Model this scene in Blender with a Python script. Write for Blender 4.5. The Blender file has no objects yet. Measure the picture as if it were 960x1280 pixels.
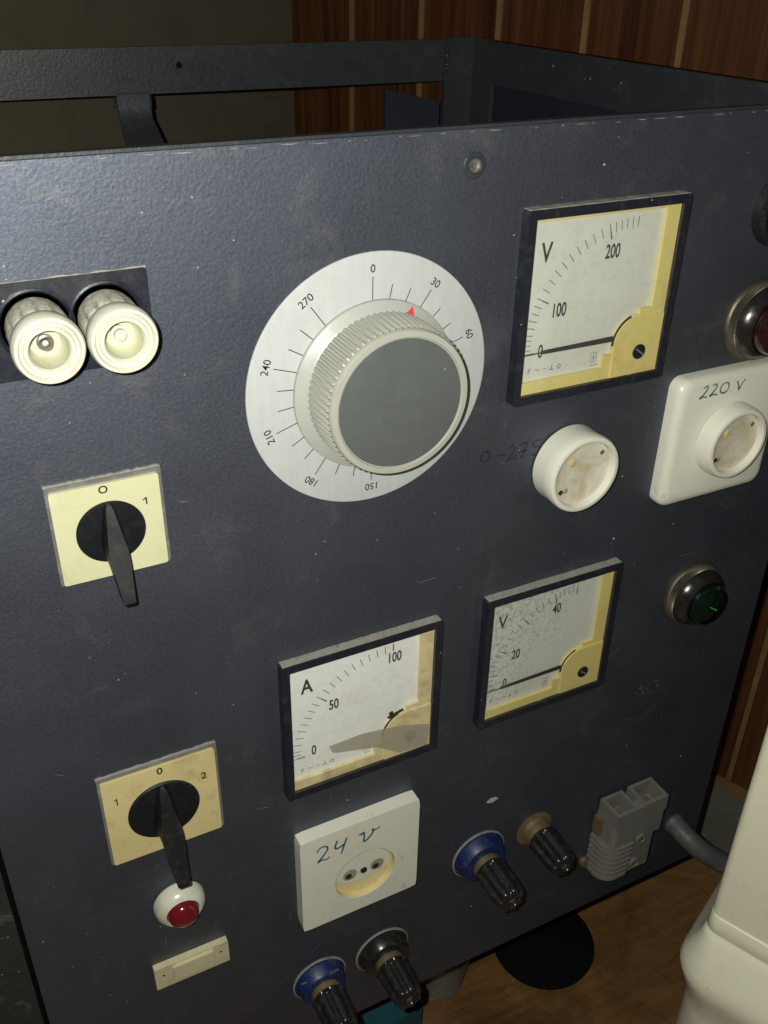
import bpy, bmesh, math, random
from mathutils import Vector, Matrix
random.seed(7)
S = 0.001                                            # script works in millimetres
R = math.radians
scene = bpy.context.scene
COL = scene.collection

# ------------------------------------------------------------------ camera, world, lamp, exposure
CAM = Vector((-179.94, -362.56, 171.06))
cd = bpy.data.cameras.new('camera'); cam = bpy.data.objects.new('camera', cd); COL.objects.link(cam)
right = Vector((0.89176913, -0.45223543, 0.01519648)); fwd = Vector((0.39578807, 0.76330181, -0.51060959)); up = Vector((0.21931624, 0.46136046, 0.85967838))
M3 = Matrix((right, up, -fwd)).transposed()
cam.matrix_world = Matrix.Translation(CAM * S) @ M3.to_4x4()
cd.sensor_fit = 'HORIZONTAL'; cd.sensor_width = 36.0; cd.lens = 36.0 * 1183.88 / 960.0
cd.clip_start = 0.01; cd.clip_end = 60
scene.camera = cam

w = bpy.data.worlds.new('World'); scene.world = w; w.use_nodes = True
w.node_tree.nodes['Background'].inputs[0].default_value = (0.80, 0.86, 1.0, 1)
w.node_tree.nodes['Background'].inputs[1].default_value = 0.022

fl = bpy.data.lights.new('phone_flash', 'POINT'); flo = bpy.data.objects.new('phone_flash', fl); COL.objects.link(flo)
fl.energy = 12.2; fl.color = (0.985, 0.99, 0.90); fl.shadow_soft_size = 0.0025
flo.location = (CAM + right * -17 + up * 9 + fwd * 1) * S

scene.view_settings.view_transform = 'Standard'; scene.view_settings.look = 'None'
scene.view_settings.exposure = 0.0; scene.view_settings.gamma = 1.0
scene.view_settings.use_curve_mapping = False

# ------------------------------------------------------------------ materials
def nt_new(name):
    m = bpy.data.materials.new(name); m.use_nodes = True
    n = m.node_tree.nodes; l = m.node_tree.links
    return m, n, l, n['Principled BSDF']
def ramp(n, l, src, p0, p1):
    r = n.new('ShaderNodeMapRange'); r.inputs[1].default_value = p0; r.inputs[2].default_value = p1; r.clamp = True
    l.new(src, r.inputs[0]); return r.outputs[0]
def mixc(n, l, fac, a, b):
    m = n.new('ShaderNodeMix'); m.data_type = 'RGBA'
    for k, v in ((0, fac), (6, a), (7, b)):
        if isinstance(v, (float, int)): m.inputs[k].default_value = v
        elif isinstance(v, tuple): m.inputs[k].default_value = v + (1,)
        else: l.new(v, m.inputs[k])
    return m.outputs[2]
def mathn(n, l, op, a, b):
    m = n.new('ShaderNodeMath'); m.operation = op
    for k, v in ((0, a), (1, b)):
        if isinstance(v, (float, int)): m.inputs[k].default_value = v
        else: l.new(v, m.inputs[k])
    return m.outputs[0]
def noise(n, l, scale, detail=4, rough=0.6, vec=None, dist=0.0):
    t = n.new('ShaderNodeTexNoise'); t.inputs['Scale'].default_value = scale; t.inputs['Detail'].default_value = detail
    t.inputs['Roughness'].default_value = rough; t.inputs['Distortion'].default_value = dist
    l.new(vec, t.inputs['Vector']); return t.outputs[0]
def coords(n, l, stretch=None, rot=None):
    g = n.new('ShaderNodeNewGeometry'); v = g.outputs['Position']
    if stretch or rot:
        mp = n.new('ShaderNodeMapping'); mp.inputs['Scale'].default_value = stretch or (1, 1, 1)
        mp.inputs['Rotation'].default_value = rot or (0, 0, 0)
        l.new(v, mp.inputs[0]); v = mp.outputs[0]
    return v
def specks(n, l, vec, scale, keep, rad):
    v = n.new('ShaderNodeTexVoronoi'); v.inputs['Scale'].default_value = scale; l.new(vec, v.inputs['Vector'])
    sep = n.new('ShaderNodeSeparateColor'); l.new(v.outputs['Color'], sep.inputs[0])
    a = mathn(n, l, 'GREATER_THAN', sep.outputs[0], 1 - keep)
    r = mathn(n, l, 'MULTIPLY', sep.outputs[1], rad)
    b = ramp(n, l, mathn(n, l, 'SUBTRACT', r, v.outputs['Distance']), 0.0, 0.03)
    return mathn(n, l, 'MULTIPLY', a, b)
def mat(name, col, rough=0.5, metal=0.0, bump=0.0, bscale=900, dirt=None, dirt_amt=0.0, dscale=60, speck=0.0, spec=0.5, coat=0.0, var=0.08, grain=None):
    m, n, l, b = nt_new(name)
    vec = coords(n, l)
    big = noise(n, l, 25, 3, 0.6, vec) if not grain else noise(n, l, 1.0, 4, 0.7, coords(n, l, grain))
    c = mixc(n, l, ramp(n, l, big, 0.3, 0.7), tuple(x * (1 - var) for x in col), tuple(min(1, x * (1 + var)) for x in col))
    if dirt:
        d = noise(n, l, dscale, 8, 0.72, vec, 0.4)
        f = mathn(n, l, 'MULTIPLY', ramp(n, l, d, 0.52, 0.74), dirt_amt)
        c = mixc(n, l, f, c, dirt)
    if speck:
        c = mixc(n, l, mathn(n, l, 'MULTIPLY', specks(n, l, vec, 260, speck, 0.28), 0.8), c, (0.42, 0.40, 0.34))
    l.new(c, b.inputs['Base Color'])
    rn = noise(n, l, 180, 5, 0.65, vec)
    rr = n.new('ShaderNodeMapRange'); l.new(rn, rr.inputs[0]); rr.inputs[1].default_value = 0.3; rr.inputs[2].default_value = 0.7
    rr.inputs[3].default_value = max(0.03, rough - 0.08); rr.inputs[4].default_value = min(1, rough + 0.1)
    l.new(rr.outputs[0], b.inputs['Roughness'])
    b.inputs['Metallic'].default_value = metal
    b.inputs['Specular IOR Level'].default_value = spec
    b.inputs['Coat Weight'].default_value = coat; b.inputs['Coat Roughness'].default_value = 0.08
    if bump:
        bn = n.new('ShaderNodeBump'); bn.inputs['Strength'].default_value = bump; bn.inputs['Distance'].default_value = 0.0006
        l.new(noise(n, l, bscale, 4, 0.6, vec), bn.inputs['Height']); l.new(bn.outputs[0], b.inputs['Normal'])
    return m

def panel_paint():
    """hammered dark slate-blue paint, dusty, with pale chips and grimy patches"""
    m, n, l, b = nt_new('slate_blue_hammered_paint'); vec = coords(n, l)
    base = mixc(n, l, ramp(n, l, noise(n, l, 9, 4, 0.6, vec), 0.3, 0.7), (0.076, 0.0855, 0.119), (0.102, 0.1125, 0.145))
    fine = ramp(n, l, noise(n, l, 700, 3, 0.7, vec), 0.35, 0.7)
    base = mixc(n, l, mathn(n, l, 'MULTIPLY', fine, 0.36), base, (0.215, 0.225, 0.25))
    dust = ramp(n, l, noise(n, l, 26, 9, 0.75, vec, 0.5), 0.55, 0.80)
    base = mixc(n, l, mathn(n, l, 'MULTIPLY', dust, 0.48), base, (0.30, 0.29, 0.25))
    stain = ramp(n, l, noise(n, l, 13, 8, 0.7, vec, 1.0), 0.60, 0.75)
    base = mixc(n, l, mathn(n, l, 'MULTIPLY', stain, 0.35), base, (0.055, 0.058, 0.075))
    # thin horizontal scuffs
    sv = coords(n, l, (14, 14, 160), (0, R(12), 0))
    sc = ramp(n, l, noise(n, l, 3.0, 6, 0.7, sv, 0.6), 0.70, 0.80)
    base = mixc(n, l, mathn(n, l, 'MULTIPLY', sc, 0.3), base, (0.40, 0.38, 0.33))
    s1 = specks(n, l, vec, 210, 0.07, 0.12); s2 = specks(n, l, vec, 60, 0.03, 0.05)
    sp = mathn(n, l, 'MAXIMUM', s1, s2)
    base = mixc(n, l, mathn(n, l, 'MULTIPLY', sp, 0.6), base, (0.50, 0.48, 0.42))
    l.new(base, b.inputs['Base Color'])
    rr = n.new('ShaderNodeMapRange'); l.new(noise(n, l, 22, 6, 0.6, vec), rr.inputs[0]); rr.inputs[1].default_value = 0.3; rr.inputs[2].default_value = 0.7
    rr.inputs[3].default_value = 0.53; rr.inputs[4].default_value = 0.62; l.new(rr.outputs[0], b.inputs['Roughness'])
    b.inputs['Specular IOR Level'].default_value = 0.6; b.inputs['Metallic'].default_value = 0.86
    bn = n.new('ShaderNodeBump'); bn.inputs['Strength'].default_value = 0.32; bn.inputs['Distance'].default_value = 0.0005
    hh = mathn(n, l, 'ADD', noise(n, l, 640, 3, 0.6, vec), mathn(n, l, 'MULTIPLY', noise(n, l, 230, 2, 0.5, vec), 0.7))
    l.new(hh, bn.inputs['Height']); l.new(bn.outputs[0], b.inputs['Normal'])
    return m

def pane_glass(name, dust, scale, amt):
    m, n, l, b = nt_new(name); n.remove(b)
    out = n['Material Output']; vec = coords(n, l)
    tr = n.new('ShaderNodeBsdfTransparent'); gl = n.new('ShaderNodeBsdfGlossy'); gl.inputs['Roughness'].default_value = 0.06
    lw = n.new('ShaderNodeLayerWeight'); lw.inputs[0].default_value = 0.5
    frs = mathn(n, l, 'ADD', mathn(n, l, 'MULTIPLY', mathn(n, l, 'POWER', lw.outputs['Facing'], 5.0), 0.9), 0.035)
    m1 = n.new('ShaderNodeMixShader'); l.new(frs, m1.inputs[0]); l.new(tr.outputs[0], m1.inputs[1]); l.new(gl.outputs[0], m1.inputs[2])
    df = n.new('ShaderNodeBsdfDiffuse'); df.inputs[0].default_value = dust + (1,)
    f = mathn(n, l, 'MULTIPLY', ramp(n, l, noise(n, l, scale, 8, 0.75, vec, 0.3), 0.48, 0.72), amt)
    if name == 'dusty_pane':
        dt = n.new('ShaderNodeVectorMath'); dt.operation = 'DOT_PRODUCT'; l.new(vec, dt.inputs[0]); dt.inputs[1].default_value = (-1, 0, 0.7)
        f = mathn(n, l, 'MULTIPLY', f, ramp(n, l, mathn(n, l, 'ADD', dt.outputs['Value'], mathn(n, l, 'MULTIPLY', noise(n, l, 40, 4, 0.6, vec), 0.05)), -0.245, -0.165))
    f = mathn(n, l, 'ADD', f, 0.02)
    m2 = n.new('ShaderNodeMixShader'); l.new(f, m2.inputs[0]); l.new(m1.outputs[0], m2.inputs[1]); l.new(df.outputs[0], m2.inputs[2])
    l.new(m2.outputs[0], out.inputs[0]); return m

def tint_glass(name, col, alpha, rough=0.3):
    m, n, l, b = nt_new(name)
    tr = n.new('ShaderNodeBsdfTransparent'); tr.inputs[0].default_value = (0.92, 0.90, 0.83, 1)
    b.inputs['Base Color'].default_value = col + (1,); b.inputs['Roughness'].default_value = rough
    mx = n.new('ShaderNodeMixShader'); vec = coords(n, l)
    f = mathn(n, l, 'ADD', mathn(n, l, 'MULTIPLY', noise(n, l, 160, 5, 0.7, vec), 0.25), alpha)
    l.new(f, mx.inputs[0]); l.new(tr.outputs[0], mx.inputs[1]); l.new(b.outputs[0], mx.inputs[2])
    l.new(mx.outputs[0], n['Material Output'].inputs[0]); return m

def stained(name, col, stain, stain2, scale=45, lo=0.5, hi=0.68, rough=0.35):
    m, n, l, b = nt_new(name); vec = coords(n, l)
    f = ramp(n, l, noise(n, l, scale, 6, 0.65, vec, 0.6), lo, hi)
    c = mixc(n, l, mathn(n, l, 'MULTIPLY', f, 0.8), col, stain)
    g = ramp(n, l, noise(n, l, scale * 2.3, 8, 0.75, vec, 0.8), 0.62, 0.72)
    c = mixc(n, l, mathn(n, l, 'MULTIPLY', g, 0.6), c, stain2)
    l.new(c, b.inputs['Base Color']); b.inputs['Roughness'].default_value = rough
    return m

def wood_wall():
    m, n, l, b = nt_new('varnished_wood_panelling')
    ca, sa = math.cos(R(24)), math.sin(R(24))
    g = n.new('ShaderNodeNewGeometry')
    dt = n.new('ShaderNodeVectorMath'); dt.operation = 'DOT_PRODUCT'; l.new(g.outputs['Position'], dt.inputs[0]); dt.inputs[1].default_value = (-sa, ca, 0)
    s = dt.outputs['Value']; sp = n.new('ShaderNodeSeparateXYZ'); l.new(g.outputs['Position'], sp.inputs[0])
    cb = n.new('ShaderNodeCombineXYZ'); l.new(mathn(n, l, 'MULTIPLY', s, 60), cb.inputs[0]); l.new(mathn(n, l, 'MULTIPLY', sp.outputs[2], 1.6), cb.inputs[1])
    gr = noise(n, l, 1.3, 7, 0.7, cb.outputs[0], 0.5)
    cb2 = n.new('ShaderNodeCombineXYZ'); l.new(mathn(n, l, 'MULTIPLY', s, 340), cb2.inputs[0]); l.new(mathn(n, l, 'MULTIPLY', sp.outputs[2], 5), cb2.inputs[1])
    fg = noise(n, l, 1.0, 5, 0.6, cb2.outputs[0])
    c = mixc(n, l, ramp(n, l, gr, 0.35, 0.68), (0.030, 0.009, 0.004), (0.135, 0.048, 0.015))
    c = mixc(n, l, mathn(n, l, 'MULTIPLY', ramp(n, l, fg, 0.4, 0.7), 0.55), c, (0.035, 0.010, 0.006))
    l.new(c, b.inputs['Base Color']); b.inputs['Roughness'].default_value = 0.33
    return m

def parquet():
    m, n, l, b = nt_new('brown_parquet'); vec = coords(n, l, (1, 1, 1), (0, 0, R(68)))
    br = n.new('ShaderNodeTexBrick'); l.new(vec, br.inputs['Vector'])
    br.inputs['Color1'].default_value = (0.21, 0.112, 0.042, 1); br.inputs['Color2'].default_value = (0.15, 0.068, 0.022, 1); br.inputs['Mortar'].default_value = (0.075, 0.036, 0.014, 1)
    br.inputs['Scale'].default_value = 1.0; br.inputs['Mortar Size'].default_value = 0.0009; br.inputs['Mortar Smooth'].default_value = 1.0; br.inputs['Brick Width'].default_value = 0.22; br.inputs['Row Height'].default_value = 0.040
    gv = coords(n, l, (12, 160, 1), (0, 0, R(68)))
    c = mixc(n, l, mathn(n, l, 'MULTIPLY', ramp(n, l, noise(n, l, 1, 6, 0.65, gv, 0.4), 0.35, 0.7), 0.6), br.outputs[0], (0.34, 0.18, 0.06))
    c = mixc(n, l, mathn(n, l, 'MULTIPLY', ramp(n, l, noise(n, l, 9, 6, 0.7, coords(n, l), 0.8), 0.40, 0.66), 0.75), c, (0.07, 0.032, 0.012))
    l.new(c, b.inputs['Base Color']); b.inputs['Roughness'].default_value = 0.42
    return m

MT = dict(
    panel=panel_paint(),
    frame=mat('dark_slate_frame_paint', (0.027, 0.031, 0.036), 0.42, bump=0.4, bscale=420, dirt=(0.085, 0.08, 0.07), dirt_amt=0.35, dscale=60, speck=0.012),
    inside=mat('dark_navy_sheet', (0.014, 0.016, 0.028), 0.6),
    dial=mat('satin_aluminium_dial', (0.45, 0.47, 0.46), 0.42, metal=0.0, spec=0.6, var=0.05, grain=(260, 30, 40), dirt=(0.40, 0.38, 0.30), dirt_amt=0.35, dscale=70),
    knobgrey=mat('grey_green_plastic', (0.36, 0.36, 0.315), 0.38, var=0.04, dirt=(0.30, 0.27, 0.19), dirt_amt=0.5, dscale=160),
    skirt=mat('pale_grey_green_plastic', (0.37, 0.385, 0.35), 0.34, var=0.04),
    knobcap=mat('mid_grey_cap', (0.088, 0.096, 0.096), 0.48, var=0.06, bump=0.2, bscale=1500, speck=0.04, dirt=(0.13, 0.135, 0.13), dirt_amt=0.4, dscale=130),
    red=mat('red_print', (0.62, 0.05, 0.05), 0.5),
    ink=mat('black_print', (0.018, 0.018, 0.018), 0.5),
    greyink=mat('faded_print', (0.13, 0.13, 0.12), 0.6),
    blueink=mat('blue_green_marker_ink', (0.03, 0.11, 0.16), 0.5, var=0.4, dirt=(0.35, 0.38, 0.34), dirt_amt=0.8, dscale=260),
    fadedink=mat('faded_blue_green_ink', (0.10, 0.17, 0.17), 0.5, var=0.2, dirt=(0.50, 0.51, 0.45), dirt_amt=1.0, dscale=330),
    darkink=mat('faint_dark_marker_ink', (0.018, 0.019, 0.026), 0.45, var=0.3),
    bezel=mat('black_blue_bakelite', (0.011, 0.012, 0.020), 0.4, bump=0.15, bscale=700, dirt=(0.12, 0.115, 0.10), dirt_amt=0.25, dscale=130, speck=0.05),
    face=mat('white_scale_card', (0.60, 0.61, 0.54), 0.6, var=0.02, dirt=(0.50, 0.48, 0.36), dirt_amt=0.25, dscale=45),
    facew=mat('bright_white_scale_card', (0.80, 0.81, 0.77), 0.6, var=0.02, dirt=(0.6, 0.55, 0.4), dirt_amt=0.3, dscale=45),
    yellow=stained('yellowed_plastic', (0.68, 0.57, 0.20), (0.56, 0.40, 0.12), (0.24, 0.17, 0.08), 40, 0.55, 0.8, 0.4),
    cream=stained('grimy_cream_plastic', (0.70, 0.60, 0.33), (0.46, 0.34, 0.16), (0.10, 0.08, 0.05), 70, 0.45, 0.7, 0.45),
    switchplate=mat('pale_yellow_plastic', (0.56, 0.55, 0.34), 0.40, var=0.04, dirt=(0.40, 0.36, 0.20), dirt_amt=0.5, dscale=55),
    switchplate2=mat('tan_yellow_plastic', (0.56, 0.46, 0.22), 0.45, var=0.05, dirt=(0.20, 0.16, 0.08), dirt_amt=0.5, dscale=80),
    backplate=mat('grey_clear_gasket', (0.13, 0.13, 0.125), 0.3, dirt=(0.30, 0.29, 0.24), dirt_amt=0.6, dscale=110),
    black=mat('gloss_black_plastic', (0.012, 0.012, 0.013), 0.22, spec=0.5, dirt=(0.12, 0.11, 0.09), dirt_amt=0.3, dscale=220),
    satinblack=mat('satin_black_plastic', (0.007, 0.008, 0.010), 0.5, spec=0.25, dirt=(0.05, 0.045, 0.035), dirt_amt=0.35, dscale=150),
    lever=mat('worn_black_lever', (0.008, 0.008, 0.009), 0.5, spec=0.2, dirt=(0.06, 0.055, 0.04), dirt_amt=0.4, dscale=150),
    ceramic=stained('cream_ceramic', (0.54, 0.535, 0.44), (0.44, 0.40, 0.27), (0.24, 0.19, 0.12), 70, 0.5, 0.75, 0.24),
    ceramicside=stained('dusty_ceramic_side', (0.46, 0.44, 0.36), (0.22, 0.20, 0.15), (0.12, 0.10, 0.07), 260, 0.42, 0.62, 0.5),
    white=stained('yellowed_white_plastic', (0.66, 0.65, 0.55), (0.60, 0.54, 0.38), (0.18, 0.13, 0.08), 28, 0.58, 0.8, 0.32),
    socketface=stained('stained_socket_insert', (0.62, 0.60, 0.50), (0.40, 0.30, 0.16), (0.16, 0.11, 0.06), 44, 0.38, 0.62, 0.4),
    amber=mat('aged_amber_plastic', (0.60, 0.50, 0.24), 0.35, dirt=(0.30, 0.20, 0.08), dirt_amt=0.5, dscale=90),
    blue=mat('dark_blue_plastic', (0.005, 0.014, 0.075), 0.45, dirt=(0.12, 0.11, 0.09), dirt_amt=0.5, dscale=200),
    fusewell=mat('shaded_yellow_fuse_well', (0.48, 0.47, 0.34), 0.35, dirt=(0.34, 0.30, 0.16), dirt_amt=0.6, dscale=160),  # yellowish, with the shading of the well put into the darker base
    grime=mat('greasy_contact_recess', (0.30, 0.27, 0.18), 0.5, dirt=(0.07, 0.06, 0.04), dirt_amt=0.8, dscale=240),
    rimdust=mat('pale_collar_rim', (0.22, 0.21, 0.18), 0.8, dirt=(0.05, 0.05, 0.05), dirt_amt=1.0, dscale=160),
    brass=mat('dull_brass', (0.24, 0.18, 0.095), 0.45, metal=0.55, dirt=(0.10, 0.07, 0.04), dirt_amt=0.6, dscale=300),
    steel=mat('dirty_steel', (0.42, 0.40, 0.36), 0.38, metal=0.9, dirt=(0.10, 0.08, 0.05), dirt_amt=0.6, dscale=200),
    chrome=mat('dark_tarnished_chrome', (0.085, 0.082, 0.078), 0.22, metal=0.85, dirt=(0.05, 0.045, 0.035), dirt_amt=0.85, dscale=120, speck=0.05),
    knurl=mat('knurled_brass', (0.11, 0.095, 0.065), 0.42, metal=0.7, dirt=(0.05, 0.04, 0.03), dirt_amt=0.6, dscale=260),
    redlens=mat('red_lens', (0.13, 0.006, 0.011), 0.12, coat=0.6, var=0.15),
    dredlens=mat('dark_red_lens', (0.018, 0.003, 0.004), 0.2, coat=0.4, var=0.4),
    greenlens=mat('dark_green_lens', (0.0008, 0.008, 0.0035), 0.12, coat=0.6, var=0.2),
    greenspark=mat('painted_green_glint', (0.02, 0.65, 0.22), 0.2),  # glint in the green lens, put in as plain colour
    conn=mat('grey_connector_plastic', (0.155, 0.15, 0.135), 0.42, bump=0.1, bscale=1200, dirt=(0.07, 0.06, 0.045), dirt_amt=0.45, dscale=120),
    label=mat('cream_paper', (0.50, 0.45, 0.29), 0.6, dirt=(0.25, 0.2, 0.12), dirt_amt=0.5, dscale=160),
    chip=mat('bare_paint_chip', (0.42, 0.40, 0.31), 0.8),
    dustline=mat('pale_dust_fringe', (0.26, 0.25, 0.21), 0.9, dirt=(0.08, 0.08, 0.09), dirt_amt=1.0, dscale=500),
    rubber=mat('black_rubber', (0.003, 0.003, 0.0035), 0.8, spec=0.15),
    hose=mat('dusty_grey_cable_sheath', (0.075, 0.073, 0.075), 0.55, bump=0.5, bscale=260, dirt=(0.22, 0.19, 0.16), dirt_amt=0.6, dscale=90, speck=0.03),
    pillar=mat('cream_enamel', (0.68, 0.66, 0.50), 0.33, var=0.02, dirt=(0.50, 0.42, 0.24), dirt_amt=0.3, dscale=38, speck=0.02),
    olive=mat('olive_plaster', (0.082, 0.070, 0.044), 0.85, var=0.1, bump=0.3, bscale=120),
    wood=wood_wall(),
    batten=mat('beige_trim', (0.20, 0.115, 0.045), 0.45, var=0.2, dirt=(0.12, 0.05, 0.02), dirt_amt=0.6, dscale=60),
    floor=parquet(),
    stone=mat('grey_stone', (0.13, 0.13, 0.105), 0.8, bump=0.4, bscale=200, dirt=(0.09, 0.08, 0.06), dirt_amt=0.6, dscale=60, speck=0.05),
    teal=mat('teal_plastic', (0.012, 0.075, 0.10), 0.5),
    pail=mat('grey_pail', (0.22, 0.23, 0.18), 0.5, dirt=(0.10, 0.09, 0.06), dirt_amt=0.5, dscale=60),
    sooty=mat('sooty_black_sheet', (0.016, 0.015, 0.014), 0.7, bump=0.5, bscale=150, dirt=(0.17, 0.16, 0.13), dirt_amt=0.75, dscale=55, speck=0.12),
    crate=mat('dark_crate_wood', (0.06, 0.035, 0.02), 0.8),
    tape=tint_glass('grubby_clear_tape', (0.50, 0.48, 0.40), 0.26, 0.22),
    glass=pane_glass('clear_pane', (0.4, 0.4, 0.34), 160, 0.05),
    glassdust=pane_glass('dusty_pane', (0.20, 0.21, 0.20), 420, 0.42),
)

# ------------------------------------------------------------------ object helpers
WLOC = {}
def thing(name, label=None, cat=None, loc=(0, 0, 0), group=None):
    o = bpy.data.objects.new(name, None); COL.objects.link(o); o.location = Vector(loc) * S; o.empty_display_size = 0.02
    WLOC[o.name] = Vector(loc); tag(o, label, cat, group); return o
def tag(o, label=None, cat=None, group=None, kind=None):
    if label: o['label'] = label
    if cat: o['category'] = cat
    if group: o['group'] = group
    if kind: o['kind'] = kind
    return o
def obj(name, bm, m, parent=None, loc=(0, 0, 0), smooth=True, angle=35, bevel=0, seg=2):
    """link a bmesh (millimetres, world axes, relative to loc) as one object"""
    loc = Vector(loc)
    if bevel:
        es = [e for e in bm.edges if len(e.link_faces) == 2 and e.calc_face_angle(0) > R(35)]
        bmesh.ops.bevel(bm, geom=es, offset=bevel, segments=seg, affect='EDGES', profile=0.6, clamp_overlap=True)
    bmesh.ops.recalc_face_normals(bm, faces=bm.faces)
    bmesh.ops.scale(bm, vec=(S, S, S), verts=bm.verts)
    if smooth:
        for f in bm.faces: f.smooth = True
        for e in bm.edges:
            if len(e.link_faces) != 2 or e.calc_face_angle(0) > R(angle): e.smooth = False
    me = bpy.data.meshes.new(name); bm.to_mesh(me); bm.free(); me.materials.append(m)
    o = bpy.data.objects.new(name, me); COL.objects.link(o)
    WLOC[o.name] = loc
    if parent is not None:
        o.parent = parent; o.location = (loc - WLOC[parent.name]) * S
    else: o.location = loc * S
    return o
def box(x0, x1, y0, y1, z0, z1, bm=None):
    bm = bm or bmesh.new()
    v = [bm.verts.new((x, y, z)) for x in (x0, x1) for y in (y0, y1) for z in (z0, z1)]
    for f in ((0, 1, 3, 2), (4, 6, 7, 5), (0, 4, 5, 1), (2, 3, 7, 6), (0, 2, 6, 4), (1, 5, 7, 3)): bm.faces.new([v[i] for i in f])
    return bm
def prism(poly, y0, y1, bm=None):
    """polygon in x,z extruded along y"""
    bm = bm or bmesh.new()
    a = [bm.verts.new((x, y0, z)) for x, z in poly]; b = [bm.verts.new((x, y1, z)) for x, z in poly]
    bm.faces.new(a); bm.faces.new(b[::-1]); n = len(poly)
    for i in range(n): bm.faces.new((a[i], b[i], b[(i + 1) % n], a[(i + 1) % n]))
    return bm
def prism_z(poly, z0, z1, bm=None):
    bm = bm or bmesh.new()
    a = [bm.verts.new((x, y, z0)) for x, y in poly]; b = [bm.verts.new((x, y, z1)) for x, y in poly]
    bm.faces.new(a); bm.faces.new(b[::-1]); n = len(poly)
    for i in range(n): bm.faces.new((a[i], b[i], b[(i + 1) % n], a[(i + 1) % n]))
    return bm
def rrect(w, h, r, n=6, cx=0, cz=0):
    p = []
    for k, (sx, sz) in enumerate(((1, 1), (-1, 1), (-1, -1), (1, -1))):
        for i in range(n + 1):
            a = R(90 * k + 90 * i / n); p.append((cx + sx * (w / 2 - r) + r * math.cos(a), cz + sz * (h / 2 - r) + r * math.sin(a)))
    return p
def lathe(prof, n=64, axis='y', bm=None, c=(0, 0, 0), flute=None):
    """profile (radius, distance out of the panel); axis -y, or z when axis='z'. flute(i, angle, r, d) -> r"""
    bm = bm or bmesh.new(); rings = []
    for r, d in prof:
        if r <= 1e-6:
            rings.append([bm.verts.new((c[0], c[1] - d, c[2]) if axis == 'y' else (c[0], c[1], c[2] + d))]); continue
        ring = []
        for i in range(n):
            a = 2 * math.pi * i / n; rr = flute(i, a, r, d) if flute else r
            ring.append(bm.verts.new((c[0] + rr * math.cos(a), c[1] - d, c[2] + rr * math.sin(a)) if axis == 'y' else (c[0] + rr * math.cos(a), c[1] + rr * math.sin(a), c[2] + d)))
        rings.append(ring)
    for a, b in zip(rings, rings[1:]):
        if len(a) == 1 and len(b) == 1: continue
        for i in range(n):
            j = (i + 1) % n
            if len(a) == 1: bm.faces.new((a[0], b[i], b[j]))
            elif len(b) == 1: bm.faces.new((a[i], b[0], a[j]))
            else: bm.faces.new((a[i], b[i], b[j], a[j]))
    return bm
def frame_plate(w, h, iw, ih, y0, y1, r=2, cx=0, cz=0):
    """rectangular ring"""
    bm = bmesh.new(); L = []
    for (ww, hh, ra, ox, oz) in ((w, h, r, 0, 0), (iw, ih, 0.6, cx, cz)):
        pts = rrect(ww, hh, ra, 4, ox, oz); L.append([[bm.verts.new((x, y, z)) for x, z in pts] for y in (y0, y1)])
    n = len(L[0][0])
    for i in range(n):
        j = (i + 1) % n
        bm.faces.new((L[0][0][i], L[0][0][j], L[1][0][j], L[1][0][i])); bm.faces.new((L[0][1][i], L[1][1][i], L[1][1][j], L[0][1][j]))
        bm.faces.new((L[0][0][i], L[0][1][i], L[0][1][j], L[0][0][j])); bm.faces.new((L[1][0][i], L[1][0][j], L[1][1][j], L[1][1][i]))
    return bm
def hole_plate(w, h, rc, hr, y0, y1, hx=0, hz=0, n=64):
    """rounded square plate with a round hole"""
    bm = bmesh.new(); L = []
    out = []
    for i in range(n):
        a = 2 * math.pi * i / n; c, s = math.cos(a), math.sin(a); k = min(w / 2 / abs(c) if abs(c) > 1e-9 else 1e9, h / 2 / abs(s) if abs(s) > 1e-9 else 1e9)
        x, z = k * c, k * s
        ax, az = abs(x) - (w / 2 - rc), abs(z) - (h / 2 - rc)
        if ax > 0 and az > 0:
            q = rc / math.hypot(ax, az); x = math.copysign(w / 2 - rc + ax * q, x); z = math.copysign(h / 2 - rc + az * q, z)
        out.append((x, z))
    inn = [(hx + hr * math.cos(2 * math.pi * i / n), hz + hr * math.sin(2 * math.pi * i / n)) for i in range(n)]
    A = [[bm.verts.new((x, y, z)) for x, z in out] for y in (y0, y1)]; B = [[bm.verts.new((x, y, z)) for x, z in inn] for y in (y0, y1)]
    for i in range(n):
        j = (i + 1) % n
        bm.faces.new((A[0][i], A[0][j], B[0][j], B[0][i])); bm.faces.new((A[1][i], B[1][i], B[1][j], A[1][j]))
        bm.faces.new((A[0][i], A[1][i], A[1][j], A[0][j])); bm.faces.new((B[0][i], B[0][j], B[1][j], B[1][i]))
    return bm
def loft(sections, closed_ends=True):
    """sections: lists of points of equal length"""
    bm = bmesh.new(); rs = [[bm.verts.new(p) for p in s] for s in sections]; n = len(rs[0])
    for a, b in zip(rs, rs[1:]):
        for i in range(n): bm.faces.new((a[i], b[i], b[(i + 1) % n], a[(i + 1) % n]))
    if closed_ends: bm.faces.new(rs[0]); bm.faces.new(rs[-1][::-1])
    return bm
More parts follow.
